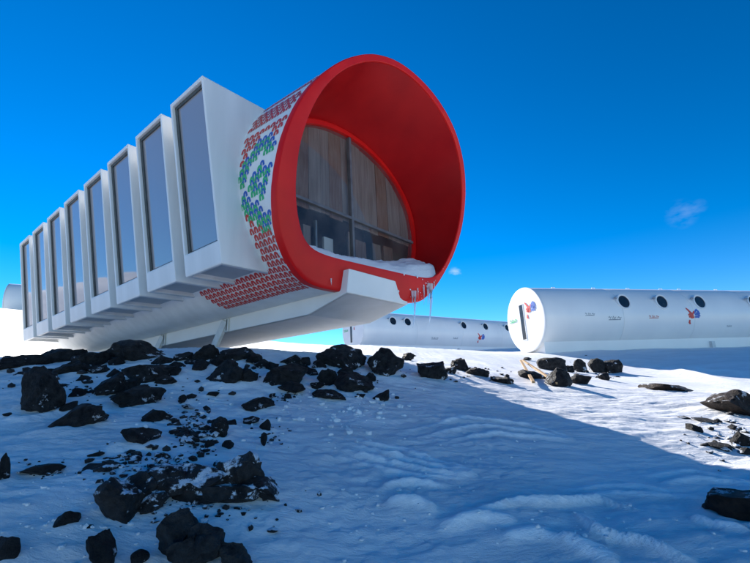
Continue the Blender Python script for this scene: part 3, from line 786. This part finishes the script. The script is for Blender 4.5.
def tube_module(name, label, az, dist, zc, head, D, parts, end_logo, group):
    r = D / 2; h = R(head)
    ax = Vector((math.sin(h), math.cos(h), 0))
    c = Vector((dist * math.sin(R(az)), dist * math.cos(R(az)), zc))
    rt = empty(name, c - Vector((0, 0, r)), math.atan2(ax.y, ax.x)); tag(rt, label, 'building', group)
    def up(o):                                       # lift from axis to base
        o.location = (0, 0, r); return o
    L = parts['length']; n = 96
    def ringp(s, q): return [Vector((s, -q * math.cos(2 * math.pi * k / n), q * math.sin(2 * math.pi * k / n))) for k in range(n)]
    # shell in sections with shallow joints
    for (s0, s1) in parts['sections']:
        rg = [ringp(s0 + .006, r - .02), ringp(s0 + .008, r - .004), ringp(s0 + .02, r)] 
        rg += [ringp(s0 + .02 + (s1 - s0 - .04) * i / 6, r) for i in range(1, 7)]
        rg += [ringp(s1 - .008, r - .004), ringp(s1 - .006, r - .02)]
        v = [p for q in rg for p in q]; f = []
        for i in range(len(rg) - 1):
            for k in range(n): f.append((i * n + k, i * n + (k + 1) % n, (i + 1) * n + (k + 1) % n, (i + 1) * n + k))
        up(pyd('shell_section', v, f, M['tube'], rt, True))
    core = [ringp(.0, r - .015), ringp(L, r - .015)]; v = core[0] + core[1]
    f = [(k, (k + 1) % n, n + (k + 1) % n, n + k) for k in range(n)] + [tuple(range(n, 2 * n))]
    up(pyd('joint_liner', v, f, M['steel'], rt, True))
    rg = [ringp(.03, r + .012), ringp(-.015, r + .012), ringp(-.03, r - .01), ringp(-.035, r - .06), ringp(-.04, .001)]
    v = [p for q in rg for p in q]; f = []
    for i in range(len(rg) - 1):
        for k in range(n): f.append((i * n + k, i * n + (k + 1) % n, (i + 1) * n + (k + 1) % n, (i + 1) * n + k))
    cap = up(pyd('end_cap', v, f, M['tube_end'], rt, False))
    # tall narrow window in the end cap
    b = MB(); b.box(-.048, -.035, .02, .28, -.82, .66); sl = up(b.build('slit_window', M['black'], rt, bevel=.01))
    b = MB()
    for (y0, y1, z0, z1) in ((-.01, .02, -.85, .69), (.28, .31, -.85, .69), (.02, .28, .66, .69), (.02, .28, -.85, -.82)):
        b.box(-.055, -.037, y0, y1, z0, z1)
    b.build('slit_frame', M['white'], sl)
    org = Vector((-.05, -.50, .40)); exv, ezv, nv = Vector((0, -1, 0)), Vector((0, 0, 1)), Vector((-1, 0, 0))
    if end_logo:
        lm = MB(); [flat_swoosh(lm, q, .05, org, exv, ezv, nv) for q in HORSE_R]; lo = up(lm.build('emblem', M['print_red'], rt, fix=False))
        lm = MB(); [flat_swoosh(lm, q, .05, org, exv, ezv, nv) for q in HORSE_B]; lm.build('emblem_blue', M['print_blue'], lo, fix=False)
        lm = MB(); [flat_swoosh(lm, q, .022, Vector((-.05, .82, .1)), exv, ezv, nv) for q in WORD]; up(lm.build('lettering', M['print_green'], rt, fix=False))
    # portholes
    for (s, zz) in parts['portholes']:
        th = math.asin(zz / r); tn = th * .45; nn = Vector((0, -math.cos(tn), math.sin(tn))); pos = Vector((s, -r * math.cos(th), zz)) + nn * .03
        a1 = Vector((1, 0, 0)); a2 = nn.cross(a1)
        nseg = 28; v = []; f = []
        for (q, lft) in ((.345, -.22), (.345, .025), (.33, .035), (.285, .035), (.27, .02), (.27, -.06)):
            for k in range(nseg):
                t = 2 * math.pi * k / nseg; v.append(pos + (a1 * math.cos(t) + a2 * math.sin(t)) * q + nn * lft)
        for i in range(5):
            for k in range(nseg): f.append((i * nseg + k, i * nseg + (k + 1) % nseg, (i + 1) * nseg + (k + 1) % nseg, (i + 1) * nseg + k))
        po = up(pyd('porthole', v, f, M['tube_end'], rt, True))
        v = [pos + (a1 * math.cos(2 * math.pi * k / nseg) + a2 * math.sin(2 * math.pi * k / nseg)) * .28 + nn * .004 for k in range(nseg)]
        pyd('pane', v, [tuple(range(nseg))], M['black'], po, fix=False)
        br = MB(); bb = pos + a1 * -.40 + a2 * (.16 if a2.z > 0 else -.16)
        br.beam(bb - nn * .02, bb + nn * .10, .09, .06); up(br.build('lamp_bracket', M['frame_alu'], rt, bevel=.004))
    for (s, zz, kind, sc) in parts['logos']:
        th0 = math.asin(zz / r)
        if kind == 'horse':
            lm = MB(); [swoosh(lm, [(a * sc, b * sc) for a, b in q], .055 * sc, r, s, th0) for q in HORSE_R]; lo = up(lm.build('emblem', M['print_red'], rt, fix=False))
            lm = MB(); [swoosh(lm, [(a * sc, b * sc) for a, b in q], .055 * sc, r, s, th0) for q in HORSE_B]; lm.build('emblem_blue', M['print_blue'], lo, fix=False)
        else:
            lm = MB(); [swoosh(lm, [(a * sc, b * sc) for a, b in q], .022 * sc, r, s, th0) for q in WORD]
            up(lm.build('lettering', M['scribble_red' if kind == 'red' else 'scribble'], rt, fix=False))
    # sledge-like base
    b = MB(); b.hexa([(.12, -.80, -r - .7), (L, -.80, -r - .7), (L, .80, -r - .7), (.12, .80, -r - .7), (.12, -.86, -r + .32), (L, -.86, -r + .32), (L, .86, -r + .32), (.12, .86, -r + .32)])
    up(b.build('base_frame', M['tube'], rt, bevel=.01))
    for s in parts['feet']:
        b = MB(); b.box(s - .10, s + .10, -.96, -.82, -r - .6, -r + .16); up(b.build('foot', M['steel'], rt, bevel=.008))
    # small roof hooks
    for s in parts['hooks']:
        b = MB(); b.tube([(s - .1, 0, r - .02), (s - .08, 0, r + .08), (s + .08, 0, r + .08), (s + .1, 0, r - .02)], .015, 6); up(b.build('lifting_hook', M['steel'], rt))
    return rt
# porthole stations are read off along the tube
tube_module('living_tube', 'long white living tube with bright round end cap, emblem and portholes', 19.237, 19.057, 2.557, 75.1, 2.7,
            dict(length=24, sections=[(0, 3.75), (3.75, 7.5), (7.5, 10.9), (10.9, 17.2), (17.2, 24)],
                 portholes=[(3.95, .52), (5.95, .52), (8.05, .52), (11.25, .52), (13.2, .52), (15.1, .52)],
                 logos=[(2.1, .0, 'grey', .8), (3.3, -.16, 'grey', 1.1), (5.3, -.12, 'red', .9), (7.45, -.06, 'horse', 1.0), (9.5, -.55, 'grey', .5), (11.2, -.6, 'red', 1.2)],
                 feet=[8.7, 16, 23], hooks=[1.6, 3.7, 5.6, 7.5, 8.6, 10.9]), True, None)
tube_module('living_tube', 'farther white living tube seen beneath the red mouth of the lodge', -3.3, 29.0, 3.98, 55.0, 2.7,
            dict(length=26, sections=[(0, 4.6), (4.6, 9.2), (9.2, 13.8), (13.8, 19.5), (19.5, 26)],
                 portholes=[(2.5, .55), (3.8, .55), (9.4, .55), (11.9, .55), (14.6, .55)],
                 logos=[(6.3, -.5, 'grey', 1.2), (8.4, -.45, 'grey', .9), (11.2, -.35, 'horse', 1.1)],
                 feet=[9, 17, 25], hooks=[]), True, None)
# end of a third tube on the bank behind the lodge
p3 = pt(9, 299, 40)
tube_module('living_tube', 'end of a white tube behind the snow bank beyond the bay windows', math.degrees(math.atan2(p3.x, p3.y)), math.hypot(p3.x, p3.y), p3.z - .2, 62.0, 2.6,
            dict(length=9, sections=[(0, 4.5), (4.5, 9)], portholes=[(2.2, .8), (4.2, .8)], logos=[], feet=[.6, 8.5], hooks=[]), False, None)

# ------------------------------------------------------------------ rocks
def rock_mesh(seed, flat=1.0, cuts=16, sub=4, lo=.42, hi=.88, boxy=False):
    rn = random.Random(seed)
    b = bmesh.new(); bmesh.ops.create_icosphere(b, subdivisions=sub, radius=1.0)
    P = np.array([v.co[:] for v in b.verts])
    if boxy:
        for ax_ in range(3):
            for sg in (-1, 1):
                n = np.array([rn.gauss(0, .10) for _ in range(3)]); n[ax_] = sg; n /= np.linalg.norm(n)
                P = P - np.outer(np.clip(P @ n - .56, 0, None), n)
    for c in range(cuts):
        n = np.array([rn.gauss(0, 1), rn.gauss(0, 1), rn.gauss(0, .8)]); n /= np.linalg.norm(n)
        d = rn.uniform(lo, hi); e = P @ n - d
        P = P - np.outer(np.clip(e, 0, None), n)
    ext = np.abs(P).max(0)
    P = P / ext
    off = Vector((rn.uniform(0, 50), rn.uniform(0, 50), rn.uniform(0, 50)))
    for i, v in enumerate(b.verts):
        q = Vector(P[i]); 
        k = .15 * mnoise.noise(q * 1.6 + off) + .10 * mnoise.noise(q * 3.6 + off) + .075 * mnoise.noise(q * 8 + off) + .035 * mnoise.noise(q * 17 + off)
        v.co = q * (1 + k)
    me = bpy.data.meshes.new('rock'); b.to_mesh(me); b.free()
    return me
def rock(u, v, w, h, rot=0.0, seed=None, mat='rock', label=None, group=None, deep=.75, name='lava_rock', sub=4, sink=.22, cuts=16, boxy=False):
    """u, v: centre of the rock in the photo, w, h: its size there; it stands where its foot meets the snow"""
    f = hit(u, v + h * .42)
    depth = f.dot(fwd); s = depth / FPX
    rx, rz = w * .51 * s, h * .52 * s * (1 + sink)
    ry = max(rx * deep, rz * .8) if w > h else rx * .9
    me = rock_mesh(seed if seed is not None else int(u * 7 + v * 13), cuts=cuts, sub=sub, boxy=boxy)
    o = link(name, me, M[mat], None)
    hd = Vector((f.x, f.y, 0)).normalized()
    o.location = f + hd * ry * .45 + Vector((0, 0, rz * (1 - 1.6 * sink)))
    # lean in the picture plane, then face the camera
    ang = math.atan2(hd.y, hd.x) - math.pi / 2
    o.rotation_euler = (0, -rot, ang)
    o.scale = (rx, ry, rz)
    md = o.modifiers.new('facets', 'EDGE_SPLIT'); md.split_angle = R(38)
    me.polygons.foreach_set('use_smooth', [True] * len(me.polygons))
    tag(o, label, 'rock', group)
    return o
G_R = 'black rocks along the crest before the lodge'
L_R = 'black lava rock among many poking out of the snow along the crest'
G_S = 'rocks scattered on the shaded snow slope'
L_S = 'small black rock poking out of the shaded snow slope'
for i, (u, v, w, h, rt_, lb) in enumerate(big):
    rock(u, v, w, h, rt_, seed=100 + i, label=lb)
CL = {0: 'long flat black ledge rock on the crest before the farthest bay window', 1: 'low humped rock on the crest next to the flat ledge rock',
      2: 'rounded crest rock above the tall blocky boulder', 5: 'peaked black rock on the crest beside the lodge support leg', 6: 'wide flat-topped rock on the crest right under the motif print',
      8: 'stubby tail rock touching the black rock under the motif print', 11: 'thin black slab lying below the largest crest boulder', 12: 'small slanting slab below the boulder under the white keel front',
      14: 'low rock right below the pointed wide rock', 15: 'small angular rock behind the lone rounded boulder', 16: 'flat dark rock trailing from the lone rounded boulder', 17: 'thinnest dark slab at the edge of the lodge shadow'}
for i, (u, v, w, h, rt_) in enumerate(crest):
    rock(u, v, w * 1.1, h * 1.12, rt_, seed=200 + i, label=CL.get(i, L_R), group=G_R, sub=4)
SL = {2: 'small oval rock just below the low oval rock under the red mouth', 5: 'narrow upright sliver of rock on the shaded slope', 12: 'dark rock lying apart left of the broad outcrop foot',
      13: 'thin dark streak of rock barely breaking the shaded snow', 14: 'flat rock at the upper left end of the broad outcrop', 17: 'small rock between the upright rounded rock and the wedge boulder'}
for i, (u, v, w, h, rt_) in enumerate(small):
    rock(u, v, w, h, rt_, seed=300 + i, label=SL.get(i, L_S), group=G_S, sub=3, sink=.3)
for i, (u, v, w, h) in enumerate(sun_r):
    rock(u, v, w * 1.15, h * 1.15, (i % 3 - 1) * .2, seed=400 + i, label='dark rock in the heap before the round end of the white tube', group='heap of rocks before the white tube', sub=3)
rock(668, 388, 50, 11, -.08, seed=431, mat='rock_brown', label='flat reddish brown rock cresting the sunlit snow hump', sink=.3, sub=4)
rock(737, 406, 54, 24, -.3, seed=432, mat='rock_brown', label='big brown rock partly snowed over beyond the sunlit hump')
for i, (u, v, w, h) in enumerate(lit_r):
    rock(u, v, w, h, -.25, seed=440 + i, mat='rock', label='dark rock half buried in the sunlit snow below the big brown rock', group='rocks in the sunlit snow', sub=3, sink=.3)
rock(739, 509, 54, 24, .02, seed=458, mat='rock_brown', label='flat-topped brown block lying alone on the smooth shaded snow', cuts=4, boxy=True, deep=.6)
rock(97, 552, 30, 40, .1, seed=460, label='upright rounded black rock beside the wedge-shaped boulder')

def slab_cluster(name, slabs, mat, label, seed):
    """one outcrop grown together from several broken slabs"""
    V_, F_ = [], []
    for k, (u, v, w, h, rot) in enumerate(slabs):
        o = rock(u, v, w, h, rot, seed=seed + k, mat=mat, label='part', cuts=17)
        bpy.context.view_layer.update()
        n0 = len(V_); V_ += [tuple(o.matrix_world @ q.co) for q in o.data.vertices]
        F_ += [tuple(n0 + i_ for i_ in p.vertices) for p in o.data.polygons]
        dm = o.data; bpy.data.objects.remove(o); bpy.data.meshes.remove(dm)
    o = pyd(name, V_, F_, M[mat], None, True, fix=False)
    md = o.modifiers.new('facets', 'EDGE_SPLIT'); md.split_angle = R(38)
    tag(o, label, 'rock'); return o
slab_cluster('lava_outcrop', [(117, 507, 46, 42, .25), (138, 493, 56, 34, .35), (170, 486, 66, 30, .1), (206, 483, 66, 34, .05), (238, 481, 50, 38, -.1), (262, 492, 50, 20, -.35),
                              (228, 497, 70, 24, -.05), (150, 504, 40, 18, .2), (186, 476, 50, 12, .1)], 'rock_snow',
             'broad low black outcrop of broken slabs with snow caught in it on the shaded slope', 700)
slab_cluster('lava_boulder', [(178, 540, 44, 42, -.35), (206, 552, 60, 34, -.35), (236, 560, 40, 24, -.3), (188, 560, 50, 30, 0)], 'rock_bare',
             'wedge-shaped black boulder with a pointed top below the broad outcrop', 722)

# ------------------------------------------------------------------ loose stuff: rubble and crumbs of snow
def scatter(name, mat, spots, label, cat, seed, sub=1):
    rn = random.Random(seed); b = bmesh.new()
    for (x, y, s) in spots:
        z = ground_zv[(x, y)]
        mtx = Matrix.Translation((x, y, z + s * .15)) @ Matrix.Rotation(rn.uniform(0, 6.28), 4, 'Z') @ Matrix.Diagonal((s * rn.uniform(.7, 1.5), s * rn.uniform(.7, 1.3), s * rn.uniform(.45, .9), 1))
        n0 = len(b.verts)
        r = bmesh.ops.create_icosphere(b, subdivisions=sub, radius=1, matrix=mtx)
        for v in r['verts']:
            v.co += Vector((rn.uniform(-1, 1), rn.uniform(-1, 1), rn.uniform(-1, 1))) * s * .22
    me = bpy.data.meshes.new(name); b.to_mesh(me); b.free()
    o = link(name, me, M[mat]); tag(o, label, cat, kind='stuff'); return o
ground_zv = {}
def prep(spots):
    X = np.array([p[0] for p in spots]); Y = np.array([p[1] for p in spots]); Z = base_h(X, Y) + relief(X, Y)
    for p, z in zip(spots, Z): ground_zv[(p[0], p[1])] = float(z)
rn = random.Random(21); spots = []
def px_spots(n, u0, u1, v0, v1, smin, smax, gauss=True):
    for _ in range(n):
        u = rn.gauss((u0 + u1) / 2, (u1 - u0) / 4) if gauss else rn.uniform(u0, u1)
        v = rn.gauss((v0 + v1) / 2, (v1 - v0) / 4) if gauss else rn.uniform(v0, v1)
        p = hit(u, max(v, 352)); spots.append((p.x, p.y, smin + (smax - smin) * rn.random() ** 2.5))
px_spots(170, 165, 218, 412, 458, .006, .045); px_spots(190, 84, 215, 453, 484, .005, .04); px_spots(140, 0, 420, 352, 400, .008, .05, False); px_spots(90, 90, 290, 470, 530, .005, .03); px_spots(40, 20, 75, 463, 480, .006, .025)
px_spots(30, 40, 120, 376, 405, .008, .03); px_spots(60, 690, 752, 418, 456, .01, .05); px_spots(40, 440, 515, 366, 384, .015, .06); px_spots(50, 525, 620, 360, 384, .015, .08)
px_spots(30, 270, 300, 388, 402, .008, .025); px_spots(25, 250, 290, 420, 450, .006, .02); px_spots(30, 100, 280, 500, 530, .006, .02)
prep(spots); scatter('rubble', 'rock', spots, 'loose black lava rubble strewn between the rocks', 'rubble', 4)
spots = []
px_spots(130, 265, 440, 380, 440, .008, .040); px_spots(60, 100, 300, 385, 450, .008, .028); px_spots(40, 300, 450, 450, 545, .006, .02)
px_spots(60, 0, 140, 480, 560, .006, .02); px_spots(40, 440, 720, 500, 562, .006, .018); px_spots(14, 470, 600, 420, 470, .006, .014)
prep(spots); scatter('snow_crumbs', 'snow', spots, 'crumbs of broken snow lying on the shaded slope', 'snow', 5)

# ------------------------------------------------------------------ timber sticks
def stick(u0_, v0_, u1_, v1_, label):
    p = hit(u0_, v0_) + Vector((0, 0, .22)); q = hit(u1_, v1_) + Vector((0, 0, .06))
    b = MB(); b.beam(p, q, .05, .035); o = b.build('timber_stick', M['timber'], bevel=.004); tag(o, label, 'timber'); return o
stick(524, 369, 558, 387, 'long pale wooden batten leaning across the rock heap')
stick(522, 370, 534, 386, 'short pale wooden batten crossing the long one at the rock heap')

# ------------------------------------------------------------------ snow blown into the mouth, and icicles
def drift():
    n, mm = 70, 26; V = []; F = []
    for i in range(n + 1):
        fx = i / n; x = -1.72 + 3.42 * fx
        for j in range(mm + 1):
            g_ = j / mm
            yf = rim_y(x, -1.22) + .02; yb = YW_ - .005
            y = yf + (yb - yf) * g_
            zb2 = -1.262
            edge = min(1, g_ * 5) ** .6
            rise = .03 + .20 * g_ ** .8 + .13 * fx + .50 * max(0, fx - .6) * (.5 + g_)
            z = zb2 + edge * (rise + .05 * mnoise.noise(Vector((x * 1.6, y * 2, 1.7))) + .035 * mnoise.noise(Vector((x * 4, y * 10, .3))) + .018 * mnoise.noise(Vector((x * 19, y * 19, .3))))
            # stay inside the curved lining
            lim = math.sqrt(max(.05, 1.86 ** 2 - z * z)) if z > -1.26 else 1.4
            V.append((max(-lim, min(lim, x)), y, z + H))
    for i in range(n):
        for j in range(mm):
            a = i * (mm + 1) + j; F.append((a, a + mm + 1, a + mm + 2, a + 1))
    nb = len(V)
    o = pyd('snow_drift', V, F, M['snow'], None, True)
    o.matrix_world = Matrix.Translation(root.location) @ Matrix.Rotation(root.rotation_euler.z, 4, 'Z')
    tag(o, 'snow drifted onto the floor of the red mouth', 'snow', kind='stuff')
drift()
RW = Matrix.Translation(root.location) @ Matrix.Rotation(root.rotation_euler.z, 4, 'Z')
def icicle(th_deg, length, lean, rad_, f=.75):
    p = lerp2(R(th_deg), f, -.005)
    pts = [p + Vector((lean * t * t, -.01 * t, -length * t)) for t in (0, .15, .35, .6, .8, 1)]
    b = MB(); b.tube(pts, [rad_ * 1.5, rad_, rad_ * .85, rad_ * .55, rad_ * .3, .001], 8)
    o = b.build('icicle', M['ice'], None, True); o.matrix_world = RW
    tag(o, 'thin icicle hanging from the lower right of the red rim', 'icicle', 'icicles on the red rim')
icicle(-46, .78, -.20, .030, .5); icicle(-60, .66, -.15, .024, .4); icicle(-47.5, .42, -.10, .018, .6); icicle(-52, .34, -.06, .014, .5); icicle(-62, .30, -.04, .018, .4); icicle(-49, .22, -.04, .014, .5); icicle(-57, .2, -.02, .01, .5); icicle(-43, .16, -.03, .012, .5)
icicle(-122, .10, 0, .01, .3)

def frost():
    rn2 = random.Random(11); b = bmesh.new()
    for _ in range(24):
        t = R(rn2.triangular(-74, -25, -46)); f_ = rn2.random() ** .7 * .97
        p = lerp2(t, f_, -.003); r_ = .003 + .012 * rn2.random() ** 3
        bmesh.ops.create_icosphere(b, subdivisions=1, radius=1, matrix=Matrix.Translation(p) @ Matrix.Diagonal((r_ * rn2.uniform(.8, 1.8), r_ * .5, r_ * rn2.uniform(.8, 2.2), 1)))
    for v in b.verts: v.co += Vector((rn2.uniform(-1, 1), 0, rn2.uniform(-1, 1))) * .003
    me_ = bpy.data.meshes.new('rime'); b.to_mesh(me_); b.free()
    o = link('rime', me_, M['snow'], None, True); o.matrix_world = RW
    tag(o, 'specks of rime frozen to the lower right of the red rim', 'snow', kind='stuff')
frost()
